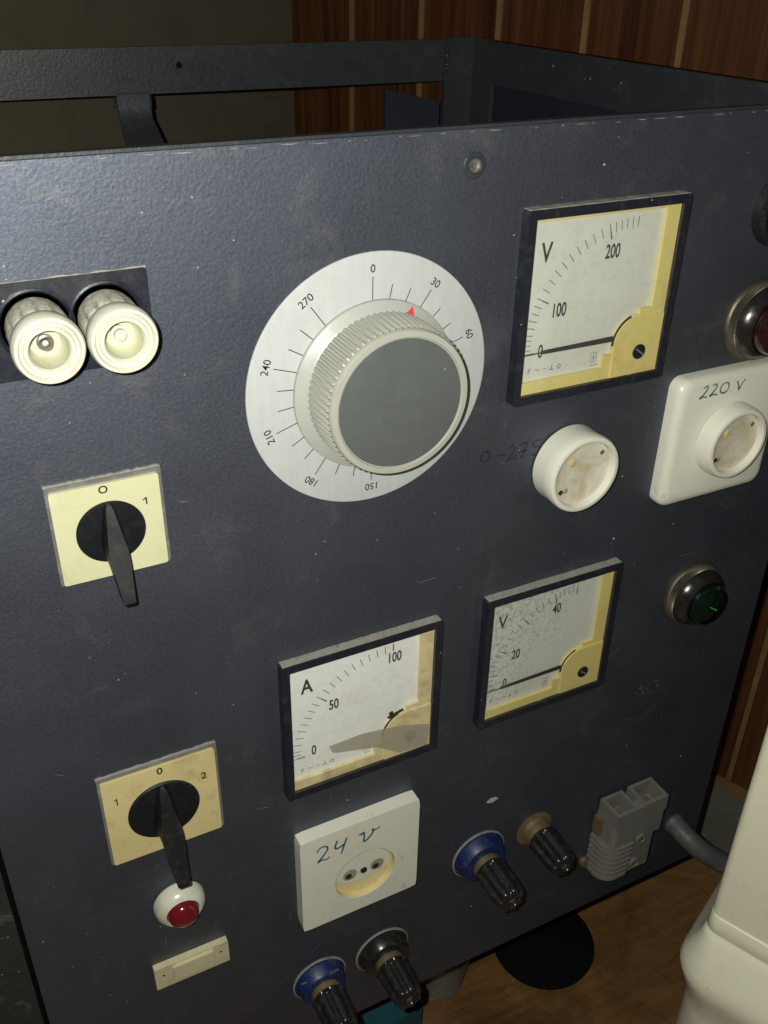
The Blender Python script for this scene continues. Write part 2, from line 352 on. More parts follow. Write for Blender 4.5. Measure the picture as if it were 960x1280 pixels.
def tube(pts, rad, n=14, bm=None, caps=True):
    bm = bm or bmesh.new(); rings = []; pts = [Vector(p) for p in pts]
    for i, p in enumerate(pts):
        t = (pts[min(i + 1, len(pts) - 1)] - pts[max(i - 1, 0)]).normalized()
        u = t.cross(Vector((0.13, 0.2, 1))).normalized(); v = t.cross(u); r = rad(i / (len(pts) - 1)) if callable(rad) else rad
        rings.append([bm.verts.new(p + (u * math.cos(2 * math.pi * k / n) + v * math.sin(2 * math.pi * k / n)) * r) for k in range(n)])
    for a, b in zip(rings, rings[1:]):
        for k in range(n): bm.faces.new((a[k], b[k], b[(k + 1) % n], a[(k + 1) % n]))
    if caps: bm.faces.new(rings[0]); bm.faces.new(rings[-1][::-1])
    return bm
def smooth_path(pts, k=8):
    out = []; P = [Vector(p) for p in pts]; P = [P[0]] + P + [P[-1]]
    for i in range(1, len(P) - 2):
        for j in range(k):
            t = j / k; a, b, c, d = P[i - 1], P[i], P[i + 1], P[i + 2]
            out.append(0.5 * ((2 * b) + (c - a) * t + (2 * a - 5 * b + 4 * c - d) * t * t + (3 * b - a - 3 * c + d) * t ** 3))
    out.append(P[-2]); return out
def stroke(bm, pts, w, y, th=0.12, taper=False):
    """flat pen stroke in the x,z plane at depth y"""
    pts = [Vector((p[0], 0, p[1])) for p in pts]
    if len(pts) > 2: pts = smooth_path(pts, 6)
    n = len(pts); L = []; Rr = []
    for i, p in enumerate(pts):
        t = (pts[min(i + 1, n - 1)] - pts[max(i - 1, 0)]).normalized(); nn = Vector((-t.z, 0, t.x)); ww = w / 2 * (1 - 0.35 * abs(2 * i / max(1, n - 1) - 1) if taper else 1)
        a = p + nn * ww; b = p - nn * ww; L.append(bm.verts.new((a.x, y, a.z))); Rr.append(bm.verts.new((b.x, y, b.z)))
    for i in range(n - 1): bm.faces.new((L[i], L[i + 1], Rr[i + 1], Rr[i]))
    return bm
TXT = {}
def text_into(bm, s, x, z, h, y, rot=0.0, xs=1.0, bold=0.0):
    """text of cap height h centred at x,z in the panel plane (built-in font, as mesh)"""
    key = (s, bold)
    if key not in TXT:
        cu = bpy.data.curves.new('text', 'FONT'); cu.body = s; cu.size = 1.0; cu.align_x = 'CENTER'; cu.offset = bold; cu.resolution_u = 6
        o = bpy.data.objects.new('text', cu); COL.objects.link(o); bpy.context.view_layer.update()
        dg = bpy.context.evaluated_depsgraph_get(); me = bpy.data.meshes.new_from_object(o.evaluated_get(dg))
        vs = [(v.co.x, v.co.y) for v in me.vertices]; fs = [tuple(p.vertices) for p in me.polygons]
        bpy.data.objects.remove(o); bpy.data.curves.remove(cu); bpy.data.meshes.remove(me)
        x0 = min(v[0] for v in vs); x1 = max(v[0] for v in vs); z0 = min(v[1] for v in vs); z1 = max(v[1] for v in vs)
        TXT[key] = ([(a - (x0 + x1) / 2, b - (z0 + z1) / 2) for a, b in vs], fs, z1 - z0)
    vs, fs, hh = TXT[key]; k = h / hh; c, sn = math.cos(rot), math.sin(rot)
    vv = [bm.verts.new((x + (a * k * xs) * c - (b * k) * sn, y, z + (a * k * xs) * sn + (b * k) * c)) for a, b in vs]
    for f in fs:
        try: bm.faces.new([vv[i] for i in f])
        except ValueError: pass
    return bm
def printed(name, s, x, z, h, y, m, parent, rot=0.0, xs=1.0, bold=0.0):
    return obj(name, text_into(bmesh.new(), s, 0, 0, h, 0, rot, xs, bold), m, parent, (x, y, z), smooth=False)

# ------------------------------------------------------------------ the setting
FZ = -700
n24 = Vector((math.cos(R(24)), math.sin(R(24)), 0)); t24 = Vector((-math.sin(R(24)), math.cos(R(24)), 0))
WD = 800.0
W0 = Vector((CAM.x, CAM.y, 0)) + n24 * WD
def wall_box(s0, s1, z0, z1, d0, d1, bm=None):
    """box along the wood wall: s along the wall, d distance proud of it"""
    bm = bm or bmesh.new(); pts = []
    for s in (s0, s1):
        for d in (d0, d1):
            for z in (z0, z1):
                p = W0 + t24 * s - n24 * d; pts.append(bm.verts.new((p.x, p.y, z)))
    for f in ((0, 1, 3, 2), (4, 6, 7, 5), (0, 4, 5, 1), (2, 3, 7, 6), (0, 2, 6, 4), (1, 5, 7, 3)): bm.faces.new([pts[i] for i in f])
    return bm
tag(obj('floor', box(-2500, 3000, -2500, 3000, FZ - 20, FZ), MT['floor'], smooth=False), kind='structure')
ww = tag(obj('wood_panel_wall', wall_box(-1600, 773, -594, 1500, -20, 0), MT['wood'], smooth=False), kind='structure')
for k in range(-6, 8):
    s = (0.862 - 0.1078 * (7 - k)) * WD
    if k <= 1: s -= 0.013 * WD
    obj('trim_strip', wall_box(s - 2.6, s + 2.6, -585, 1500, 0, 1.6), MT['batten'], ww, bevel=0.5)
obj('trim_strip', wall_box(-1600, 773, -600, -586, 0, 4), MT['batten'], ww, bevel=0.5)
tag(obj('skirting', wall_box(-1600, 773, FZ, -600.5, -20, 1.0), MT['stone'], smooth=False), kind='structure')
bm = bmesh.new(); pts = []
for L in (-20, 2600):
    for d in (0, 30):
        for z in (FZ, 1500):
            p = W0 + t24 * (773 + d) - n24 * L; pts.append(bm.verts.new((p.x, p.y, z)))
for f in ((0, 1, 3, 2), (4, 6, 7, 5), (0, 4, 5, 1), (2, 3, 7, 6), (0, 2, 6, 4), (1, 5, 7, 3)): bm.faces.new([pts[i] for i in f])
tag(obj('plaster_wall', bm, MT['olive'], smooth=False), kind='structure')

# ------------------------------------------------------------------ the control cabinet
PX0, PX1, PZ0, PZ1 = -200, 306, -486.5, 106.5
cab = thing('control_cabinet', 'dark slate-blue metal cabinet with open top frame and panel of meters and switches', 'control cabinet', (50, 200, PZ0))
obj('front_panel', box(PX0, PX1, 0, 2.2, PZ0, PZ1), MT['panel'], cab, bevel=0.7, seg=3)
# angle-iron frame: front lip, back rail, side rails, posts
obj('front_rail', box(PX0 + 1, PX1 - 1, 2.4, 7.2, PZ1 - 30, PZ1 + 1.2), MT['frame'], cab, bevel=1.2, seg=3)
BY = 405
bm = box(PX0, 270, BY, BY + 4, 75, 107); obj('back_rail', bm, MT['frame'], cab, bevel=1.0)
bm = box(296, 300, 8, BY - 30, 75, 107.6); box(290, 300, 8, BY - 30, 104.2, 107.6, bm); obj('side_rail', bm, MT['frame'], cab, bevel=0.8)
bm = prism_z([(269, BY - 0.6), (300.5, BY - 0.6), (300.5, BY + 4.6), (269, BY + 4.6)], PZ0, 108.2); obj('corner_post', bm, MT['frame'], cab, bevel=0.9)
bm = box(296.5, 300.8, BY - 30, BY - 1, PZ0, 108); obj('corner_post', bm, MT['frame'], cab, bevel=0.9)
obj('corner_post', box(PX0, PX0 + 30, BY - 0.6, BY + 4.6, PZ0, 74.5), MT['frame'], cab, bevel=0.9)
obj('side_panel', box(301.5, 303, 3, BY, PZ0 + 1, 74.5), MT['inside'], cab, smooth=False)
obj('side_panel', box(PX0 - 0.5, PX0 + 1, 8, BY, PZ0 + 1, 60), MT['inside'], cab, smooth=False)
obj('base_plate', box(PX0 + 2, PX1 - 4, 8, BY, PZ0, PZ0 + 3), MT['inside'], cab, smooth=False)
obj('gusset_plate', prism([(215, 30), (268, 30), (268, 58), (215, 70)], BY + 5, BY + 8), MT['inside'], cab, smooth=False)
# bent strap hanging from the back rail
sec = []
for (y, z, hw) in ((BY - 0.8, 76, 12.5), (BY - 0.8, 66, 12.2), (BY - 4, 58, 12.2), (BY - 14, 50, 13.6), (BY - 30, 38, 14.8), (BY - 48, 26, 15.5)):
    sec.append([(-hw + 1, y, z), (hw + 1, y, z), (hw + 1, y + 3.4, z + 1.5), (-hw + 1, y + 3.4, z + 1.5)])
obj('hanging_strap', loft(sec), MT['frame'], cab, bevel=0.4)
for x in (24, ):
    obj('bolt_hole', lathe([(0, 0.3), (2.0, 0.3), (2.3, 0)], 18, c=(38, BY - 0.1, 94)), MT['rubber'], cab)
for x, z0, z1 in ((270.2, 78, 104), (267.0, 79, 80)):
    pts = [(x + random.uniform(-.5, .5), BY - 0.9, z0 + (z1 - z0) * k / 12) for k in range(13)]
    obj('weld_bead', tube(smooth_path(pts, 3), lambda t: 1.3 + 0.35 * math.sin(t * 55), 8), MT['frame'], cab)
obj('weld_bead', tube(smooth_path([(297.5 + random.uniform(-.4, .4), BY - 30.5, 76 + 2.6 * k) for k in range(12)], 3), lambda t: 1.2 + 0.35 * math.sin(t * 50), 8), MT['frame'], cab)
for sx in (-1, 1): obj('weld_bead', tube(smooth_path([(sx * 13.4, BY - 1.2 + random.uniform(-.3, .3), 66 + 1.4 * k) for k in range(7)], 3), lambda t: 0.9 + 0.25 * math.sin(t * 40), 8), MT['frame'], cab)
# rivet nut near the top edge
rv = obj('rivet_nut', lathe([(5.6, 0), (5.6, 0.5), (5.2, 0.9), (3.4, 1.0), (3.1, 0.7), (3.0, -1.5), (0, -1.6)], 32), MT['frame'], cab, (48.7, -0.05, 91.9))
obj('steel_thread', lathe([(3.05, 1.15), (2.4, 1.2), (2.1, 0.4), (1.9, 0.3), (0, 0.25)], 24), MT['steel'], rv, (48.7, -0.05, 91.9))
# bare patch and flecks of missing paint
obj('paint_chip', prism([(-4.5, 0), (-1, 2.2), (3, 1.6), (5, -0.2), (1, -2.2), (-2.5, -1.6)], -0.25, 0.1), MT['chip'], cab, (93.4, 0, -317.7), smooth=False)
bm = bmesh.new(); rnd = random.Random(3)
for k in range(75):
    x = rnd.uniform(PX0 + 4, PX1 - 4); z = rnd.uniform(PZ0 + 4, PZ1 - 6); r = rnd.choice((0.22, 0.25, 0.3, 0.35, 0.5, 0.7))
    if abs(x) < 66 and abs(z) < 66: continue
    n = rnd.randint(5, 7); prism([(x + r * rnd.uniform(.6, 1.2) * math.cos(2 * math.pi * i / n), z + r * rnd.uniform(.6, 1.2) * math.sin(2 * math.pi * i / n)) for i in range(n)], -0.15, 0.1, bm)
tag(obj('dust_speck', bm, MT['chip'], cab, smooth=False), kind='stuff')
# worn paint along the top edge, scratches and scuffs
bm = bmesh.new(); rnd = random.Random(11)
x = PX0 + 10
while x < PX1 - 12:
    L_ = rnd.uniform(1, 9); h = rnd.uniform(0.1, 0.35); zt = PZ1 - 0.8 - rnd.uniform(0, 0.5)
    prism([(x, zt), (x + L_ * .3, zt + h * .4), (x + L_, zt), (x + L_ * .6, zt - h)], -0.1, 0.05, bm); x += L_ + rnd.uniform(1, 18)
obj('edge_wear', bm, MT['rimdust'], cab, smooth=False)['kind'] = 'stuff'
bm = bmesh.new()
for k in range(34):
    x = rnd.uniform(PX0 + 15, PX1 - 15); z = rnd.uniform(PZ0 + 10, PZ1 - 15)
    if x * x + z * z < 66 ** 2: continue
    a = R(rnd.choice((0, 12, -8, 80, 50, -40)) + rnd.uniform(-9, 9)); L_ = rnd.uniform(3, 16)
    stroke(bm, [(x, z), (x + L_ * .5 * math.cos(a), z + L_ * .5 * math.sin(a) + rnd.uniform(-.6, .6)), (x + L_ * math.cos(a), z + L_ * math.sin(a))], rnd.uniform(0.1, 0.24), -0.08, taper=True)
for k in range(26):                                   # rubbed patch left of the cable, below the green lamp
    x = 215 + rnd.gauss(0, 6); z = -268 + rnd.gauss(0, 5); a = rnd.uniform(0, 3.1); L_ = rnd.uniform(.8, 3)
    stroke(bm, [(x, z), (x + L_ * math.cos(a), z + L_ * math.sin(a))], 0.28, -0.08)
obj('scratch', bm, MT['rimdust'], cab, smooth=False)['kind'] = 'stuff'
# faint handwriting on the panel: 0-275
bm = bmesh.new(); Y = -0.12
stroke(bm, [(68, -50.2), (64.6, -50.8), (63.6, -54), (66.2, -56.4), (68.6, -54.6), (68.6, -51.6), (67, -50.2)], 0.9, Y)
stroke(bm, [(74, -54.2), (78.6, -54.4)], 0.9, Y)
stroke(bm, [(80.5, -52), (82.5, -50.2), (84.4, -52), (83, -55.5), (80.6, -58.6), (82.6, -58), (85.6, -58.4)], 0.9, Y)
stroke(bm, [(87.2, -50.8), (90, -50.6), (92.4, -50.8), (91, -54.6), (89.4, -59)], 0.9, Y); stroke(bm, [(88, -55), (92.6, -55)], 0.8, Y)
stroke(bm, [(102, -50.6), (96.8, -51), (96.4, -54), (99.4, -54), (100.8, -56.4), (98.6, -59), (95.8, -58.6)], 0.9, Y)
obj('handwriting', bm, MT['darkink'], cab, smooth=False)

def dust_fringe(parent, x0, x1, z, y=-0.4, h=0.7):
    """thin uneven line of dust and old paint lying on a top edge"""
    bm = bmesh.new(); rr = random.Random(int(x0 * 7 + z)); n = 26; top = []; bot = []
    for i in range(n + 1):
        x = x0 + (x1 - x0) * i / n; a = h * rr.uniform(0.35, 1.1); top.append((x, z + a)); bot.append((x, z - 0.2))
    prism(top + bot[::-1], y, 0.1, bm); return obj('dust_fringe', bm, MT['dustline'], parent, smooth=False)

# ---- the big rotary dial
dp = obj('dial_plate', lathe([(4, 0), (60.6, 0), (60.8, 0.5), (60.6, 1.0), (60.0, 1.2), (4, 1.2)], 128), MT['dial'], cab, (0, 0, -0.5))
dp['label'] = 'round pale dial plate numbered 0 to 270 with a knurled grey knob'
zc = -0.5
bm = bmesh.new()
for v in range(0, 280, 10):
    if v in (0,) or True:
        a = R(90 - v * 1.2); r0 = 37.5; r1 = 50.0 if v % 30 == 0 else 46.5
        c, s = math.cos(a), math.sin(a); stroke(bm, [(r0 * c, zc + r0 * s), (r1 * c, zc + r1 * s)], 0.42, -1.28)
obj('scale_tick', bm, MT['ink'], dp, smooth=False)['kind'] = 'stuff'
for v in (0, 30, 60, 150, 180, 210, 240, 270):
    a = R(90 - v * 1.2); printed('numeral', str(v), 53.6 * math.cos(a), zc + 53.6 * math.sin(a), 3.6, -1.3, MT['ink'], dp, rot=R(-v * 1.2), xs=1.0, bold=0.008)
sk = obj('knob_skirt', lathe([(0, 1.3), (40.4, 1.3), (40.7, 2.0), (40.5, 3.4), (39.8, 4.0), (36, 5.0), (35.2, 5.6), (0, 5.6)], 128), MT['skirt'], dp, (1.4, 0, -1.2))
def fl(i, a, r, d):
    return r + (0.55 if i % 4 < 2 else -0.55) if 6.0 < d < 24.5 and r > 34 else r
kn = obj('knurled_knob', lathe([(0, 5.7), (34.9, 5.7), (35.2, 6.2), (34.9, 15), (34.5, 24.2), (34.2, 24.9), (34.1, 26.4), (33.4, 27.2), (31.0, 27.4), (30.7, 27.0), (30.6, 26.4), (0, 26.4)], 288, flute=fl), MT['knobgrey'], dp, (1.9, 0, -0.6), angle=40)
obj('knob_cap', lathe([(0, 26.6), (30.2, 26.6), (30.0, 27.0), (29.0, 27.15), (0, 27.2)], 96), MT['knobcap'], dp, (1.9, 0, -0.6))
a = R(90 - 25.5); ca, sa = math.cos(a), math.sin(a)
tri = [(ca * 39.8, sa * 39.8), (ca * 35.6 - sa * 2.6, sa * 35.6 + ca * 2.6), (ca * 35.6 + sa * 2.6, sa * 35.6 - ca * 2.6)]
bm = bmesh.new(); bm.faces.new([bm.verts.new((x + 1.4, -(4.0 + (39.8 - math.hypot(x, z)) * 0.28) - 0.15, z - 1.2)) for x, z in tri]); obj('red_index_mark', bm, MT['red'], dp, smooth=False)

# ---- panel meters
def meter(cx, cz, label, unit, arc, ticks, majors, nums, unitpos, pointer=True, face='face', cover='yellow', pane='glass', symbols=None):
    P = Vector((cx, 0, cz)); L = lambda x, z, y=0: (cx + x, y, cz + z)
    b = obj('meter_bezel', frame_plate(96, 96, 87.4, 87.4, 0, -6.2, 1.8), MT['bezel'], cab, P, bevel=0.9, seg=3); b['label'] = label
    obj('scale_card', box(-43.6, 43.6, -2.0, -1.2, -43.6, 43.6), MT[face], b, P, smooth=False)
    bm = bmesh.new(); px, pz = 19.0, -23.0
    def ang(v):
        for (v0, a0), (v1, a1) in zip(arc, arc[1:]):
            if v0 <= v <= v1: return a0 + (a1 - a0) * (v - v0) / (v1 - v0)
    for v in ticks:
        a = R(ang(v)); m_ = v in majors; r1 = 61.8 if not m_ else 62.2; r0 = 56.6 if not m_ else (54.2 if not (unit == 'A' and v == 100) else 57.2)
        c, s = math.cos(a), math.sin(a); stroke(bm, [(px + r0 * c, pz + r0 * s), (px + r1 * c, pz + r1 * s)], 0.46 if not m_ else 0.5, -2.1)
        if m_: stroke(bm, [(px + r0 * c, pz + r0 * s), (px + (r0 + 4.2) * c, pz + (r0 + 4.2) * s)], 0.85, -2.14)
    obj('scale_tick', bm, MT['greyink'], b, P, smooth=False)['kind'] = 'stuff'
    for (s, x, z) in nums: printed('numeral', s, cx + x, cz + z, 7.2, -2.16, MT['ink'], b, xs=0.62, bold=0.022)
    printed('unit_letter', unit, cx + unitpos[0], cz + unitpos[1], 9.6, -2.16, MT['ink'], b, xs=0.75, bold=0.02)
    bm = bmesh.new(); Y = -2.12                     # small class symbols
    x = -37.5; z = -32.2
    stroke(bm, [(x, z - 1.4), (x, z + 1.4)], 0.4, Y); stroke(bm, [(x, z + 1.2), (x + 1.6, z + 1.2)], 0.4, Y); stroke(bm, [(x, z), (x + 1.2, z)], 0.4, Y)
    stroke(bm, [(x + 4, z), (x + 4.8, z + .5), (x + 5.8, z - .3), (x + 6.6, z + .2)], 0.35, Y)
    stroke(bm, [(x + 9, z), (x + 11, z)], 0.4, Y); stroke(bm, [(x + 12.6, z - 1), (x + 15.6, z - 1)], 0.4, Y); stroke(bm, [(x + 14.1, z - 1), (x + 14.1, z + 1.4)], 0.4, Y)
    st = [(x + 18.6 + (1.6 if k % 2 == 0 else .7) * math.sin(k * math.pi / 5), z + (1.6 if k % 2 == 0 else .7) * math.cos(k * math.pi / 5)) for k in range(11)]
    for p, q in zip(st, st[1:]): stroke(bm, [p, q], 0.28, Y)
    for q in range(3): stroke(bm, [(1.5 + q * 1.6, -35.4), (2.6 + q * 1.6, -35.4)], 0.5, Y)
    sq = [(1, -33.5), (4.6, -33.5), (4.6, -28.5), (1, -28.5), (1, -33.5)]
    for p, q in zip(sq, sq[1:]): stroke(bm, [p, q], 0.25, Y)
    stroke(bm, [(2.8, -33), (2.8, -29)], 0.4, Y); stroke(bm, [(1.8, -31), (3.8, -31)], 0.35, Y)
    obj('class_symbol', bm, MT['greyink'], b, P, smooth=False)
    # yellowed L-shaped cover round the movement
    poly = [(35.2, 43.5), (43.5, 43.5), (43.5, -43.5), (-43.5, -43.5), (-43.5, -37.2), (7.4, -37.2), (7.4, -30.2), (12.6, -30.2), (12.6, -22)]
    for k in range(1, 9):
        a = R(180 - k * 80 / 8); poly.append((27.2 + 14.6 * math.cos(a), -25.5 + 14.6 * math.sin(a)))
    poly += [(27.6, -10.9), (27.6, -8.0), (35.2, -8.0)]
    obj('movement_cover', prism(poly, -2.2, -4.2), MT[cover], b, P, bevel=0.35)
    hub = [(13.2, -43.3), (13.2, -24)] + [(27.4 + 14.2 * math.cos(R(180 - k * 10)), -25.7 + 14.2 * math.sin(R(180 - k * 10))) for k in range(1, 9)] + [(27.4, -11.5), (35.5, -11.5), (43.3, -11.5), (43.3, -43.3)]
    obj('movement_hub', prism(hub, -4.2, -5.0), MT[cover], b, P, bevel=0.3)
    obj('top_trim', box(-43.5, 35.0, -2.2, -4.4, 42.2, 43.6), MT[cover], b, P, smooth=False)
    bm = bmesh.new()                                 # dark slot edge round the hub
    arcp = [(12.1, -24.5)] + [(27.4 + 15.3 * math.cos(R(180 - k * 10)), -25.7 + 15.3 * math.sin(R(180 - k * 10))) for k in range(0, 8)]
    stroke(bm, arcp, 1.5, -4.32); obj('slot_edge', bm, MT['black'], b, P, smooth=False)
    if pointer:
        bm = prism([(12.5, -20.6), (12.5, -23.6), (-32, -23.4), (-32.2, -21.5)], -3.3, -3.7); prism([(-32, -22.1), (-32, -22.8), (-42.3, -23.1), (-42.3, -22.6)], -3.35, -3.6, bm)
        obj('pointer', bm, MT['ink'], b, P, smooth=False)
    sc = obj('zero_screw', lathe([(4.1, 5.0), (4.1, 5.5), (3.5, 6.0), (0, 6.1)], 28), MT['black'], b, L(30, -31.2))
    bm = box(-3.2, 3.2, -6.35, -6.12, -0.45, 0.45); bmesh.ops.rotate(bm, verts=bm.verts, cent=(0, 0, 0), matrix=Matrix.Rotation(R(38), 3, 'Y')); obj('screw_slot', bm, MT['greyink'], b, L(30, -31.2), smooth=False)
    if pane: obj('glass_pane', box(-43.4, 43.4, -5.3, -5.7, -43.4, 43.4) if pane != 'glass' else box(-43.4, 43.4, -5.3, -5.7, -43.4, 43.4), MT[pane], b, P, smooth=False)
    dust_fringe(b, cx - 47, cx + 47, cz + 48.0, -5.2, 0.45)
    return b
meter(124.1, 23.1, 'upper voltmeter with scale to 200 and beyond, needle at 0', 'V',
      [(0, 180), (20, 178), (50, 170.5), (100, 153), (200, 105.8), (250, 89.5)],
      [0, 20, 30, 40, 50, 60, 70, 80, 90] + list(range(100, 251, 10)), [0, 100, 200], [('200', 6, 23.4), ('100', -22.3, -2.2), ('0', -31.4, -22.3)], (-33.6, 27))
am = meter(-4.7, -194.9, 'ammeter lettered A, scale 0 to 100, no needle, brown tape across its lower right', 'A',
      [(0, 179), (10, 174), (25, 160), (50, 138), (100, 90)],
      list(range(0, 101, 5)), [0, 50, 100], [('100', 20.3, 29.6), ('50', -17.2, 9.7), ('0', -29.8, -19.2)], (-32.8, 28.3), pointer=False, face='facew', cover='cream', pane='glass')
meter(120.4, -192.5, 'lower voltmeter with scale past 40 and a dusty pane, needle at 0', 'V',
      [(0, 180), (6, 176), (20, 152), (30, 128.5), (40, 106), (50, 90.5)],
      [0, 4, 6, 8, 10, 12, 14, 16, 18] + list(range(20, 51, 2)), [0, 10, 20, 30, 40, 50], [('40', 4.6, 25.0), ('20', -22.2, -0.4), ('0', -28.4, -20.7)], (-34, 27.2), pane='glassdust')
AP = Vector((-4.7, 0, -194.9))
obj('tape_strip', prism([(-22.5, -15.9), (-20.7, -21.2), (-17.1, -22.8), (6.9, -29.0), (22.8, -40.3), (41.0, -41.4), (41.7, -25.7), (24.9, -19.5), (10.6, -16.9), (-2.1, -15.1)], -6.3, -6.6), MT['tape'], am, AP, smooth=False)
bm = prism([(16, -12.4), (20, -10.9), (25, -9.4), (24.6, -8.0), (18.6, -9.6), (18, -7.4), (15.6, -8.2), (16.2, -10.2), (14.6, -11)], -4.5, -5.2); obj('broken_needle_stub', bm, MT['black'], am, AP, smooth=False)

# ---- pointer switches
def switch(cx, cz, size, base, dr, k, plate, label, marks):
    P = Vector((cx, 0, cz)); hw = base / 2
    b = obj('switch_plate', prism(rrect(size, size, 1.2), -1.3, -2.9), MT[plate], cab, P, bevel=0.5); b['label'] = label
    obj('gasket', prism(rrect(base, base, 1.0), 0, -1.3, ), MT['backplate'], b, P + Vector((0.2, 0, 0.8)), bevel=0.4)
    D = P + Vector((0, 0, -0.4))
    obj('turning_disc', lathe([(0, 2.9), (dr, 2.9), (dr + .1, 3.6), (dr - .5, 4.3), (dr - 2, 4.5), (0, 4.7)], 72), MT['satinblack'], b, D)
    # lever: pointed at the top edge of the disc, ridge rising outward and down
    sec = []
    for z, wb, wt, y0, y1 in ((15.0, 0.9, 0.6, 4.5, 5.6), (13.2, 2.2, 1.5, 4.5, 7.2), (6, 3.7, 2.6, 4.5, 10), (0, 4.7, 3.5, 4.5, 12.6), (-5, 5.3, 4.3, 4.5, 15.2), (-10, 4.5, 4.1, 5.2, 17.6), (-14, 3.8, 3.6, 8.5, 19.5), (-20, 3.2, 3.05, 13.5, 22.6), (-25, 2.7, 2.6, 17, 24.6), (-26, 2.5, 2.4, 18, 24.4)):
        z *= k; y0 = 4.5 + (y0 - 4.5) * k; y1 = 4.5 + (y1 - 4.5) * k; wb *= k; wt *= k
        sec.append([(-wb, -y0, z), (-wt, -y1, z), (wt, -y1, z), (wb, -y0, z)])
    obj('pointer_lever', loft(sec), MT['lever'], b, D, bevel=0.35, angle=26)
    for s, x, z, h in marks:
        if s == '1':
            bm = stroke(bmesh.new(), [(0.5, -h / 2), (0.5, h / 2)], 0.62, 0); stroke(bm, [(0.5, h / 2 - 0.2), (-0.9, h / 2 - 1.2)], 0.6, -0.01); obj('numeral', bm, MT['ink'], b, (cx + x, -3.0, cz + z), smooth=False)
        else: printed('numeral', s, cx + x, cz + z, h, -3.0, MT['ink'], b, bold=0.02)
    dust_fringe(b, cx - hw, cx + hw, cz + hw + .8, -1.2, 0.9)
    return b
switch(-125.2, -45.0, 45.6, 48.5, 14.7, 0.98, 'switchplate', 'smaller switch on a pale yellow plate marked 0 and 1', [('O', -0.8, 20.2, 3.7), ('1', 16.0, 10.6, 3.6)])
switch(-120.2, -217.6, 59.0, 62.0, 18.9, 1.24, 'switchplate2', 'larger switch on a tan plate marked 1, 0 and 2', [('0', 0.4, 26.6, 4.6), ('1', -23.2, 15.2, 4.6), ('2', 22.6, 13.4, 4.6)])

# ---- ceramic fuse holders on a black strip
fb = obj('fuse_base', prism(rrect(62, 37.5, 1.2, 4, -128, 46.4), 0, -1.1), MT['bezel'], cab, (0, 0, 0), bevel=0.4); fb['label'] = 'black strip carrying two round ceramic fuse holders'
dust_fringe(fb, -159, -97.2, 65.0, -1.0, 0.8)
for i, (fx, fz) in enumerate(((-140.5, 48.0), (-114.2, 47.6))):
    P = (fx, -1.1, fz)
    obj('fuse_collar', lathe([(14.4, 0), (14.4, 0.8), (13.6, 1.2), (12.9, 0.6), (12.6, 0), (11, 0)], 56), MT['bezel'], fb, P)
    def ff(i_, a, r, d): return r - (0.55 if i_ % 8 < 2 else 0) if 2 < d < 17 else r
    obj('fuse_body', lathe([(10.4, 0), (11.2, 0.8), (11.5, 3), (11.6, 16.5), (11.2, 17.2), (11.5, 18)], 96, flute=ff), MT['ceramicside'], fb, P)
    obj('fuse_cap', lathe([(11.5, 18), (12.2, 20), (12.7, 24), (12.7, 27.5), (12.0, 29.0), (10.9, 29.2), (10.2, 27.6), (9.4, 27.2), (8.7, 28.9), (7.6, 29.0), (7.0, 27.8)], 80), MT['ceramic'], fb, P)
    obj('fuse_well', lathe([(7.05, 27.9), (6.6, 20.5), (5.4, 18.4), (0, 17.6)], 56), MT['fusewell'], fb, P)
    obj('contact_tip', lathe([(3.0, 17.6), (3.0, 19.6), (2.3, 20.0), (2.2, 22.4), (1.5, 23.0), (0, 23.2)], 24), MT['steel'] if i == 0 else MT['ceramic'], fb, P)

# ---- signal lamps
def bezel_lamp(cx, cz, lens, label, rb=23.6, rl=14.5, spark=False):
    P = (cx, 0, cz)
    def kf(i_, a, r, d): return r + (0.3 if i_ % 2 else -0.3) if 3.0 < d < 8.0 and r > rb - 3 else r
    b = obj('lamp_bezel', lathe([(rb, 0), (rb + .1, 1.8), (rb - 0.8, 2.6), (rb - 1.2, 3.2), (rb - 1.3, 6.6), (rb - 2.2, 7.6)], 200, flute=kf), MT['knurl'], cab, P); b['label'] = label
    obj('chrome_ring', lathe([(rb - 2.2, 7.6), (rb - 3.0, 9.8), (rb - 5.0, 12.6), (rb - 7.6, 14.4), (rl + 1.2, 15.2), (rl + 0.4, 14.6), (rl + .3, 9)], 96), MT['chrome'], b, P)
    obj('lamp_lens', lathe([(rl + .3, 10), (rl, 14), (rl - .2, 18.0), (rl - 1.2, 20.0), (rl - 4, 21.4), (0, 22.0)], 64), MT[lens], b, P)
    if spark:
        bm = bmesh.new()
        for k in range(6): box(-2.6 + k * 1.1, -2.25 + k * 1.1, -22.2, -21.7, 1.6 - k * 0.75 - 0.3, 1.6 - k * 0.75 + 0.3, bm)  # row of bright dashes painted on as the lens's sparkle of light
        obj('lens_glint', bm, MT['greenspark'], b, P, smooth=False)
    return b
bezel_lamp(240.2, -4.2, 'dredlens', 'red signal lamp in a knurled chrome ring', 23.2, 15.4)
bezel_lamp(236.6, -190.4, 'greenlens', 'dark green signal lamp in a knurled chrome ring', 22.8, 14.2, True)
b = obj('push_button', lathe([(19.5, 0), (19.5, 3), (18.6, 5.4), (16.4, 6.6), (14.2, 6.0), (13.4, 3.4), (0, 3.2)], 72), MT['black'], cab, (241.0, 0, 56.0)); b['label'] = 'round black push button ring at the right edge'
obj('button_cap', lathe([(0, 7.8), (9, 7.6), (11.4, 6.4), (12, 3.4)][::-1], 56), MT['black'], b, (241.0, 0, 56.0))
P = (-119.4, 0, -294.6)
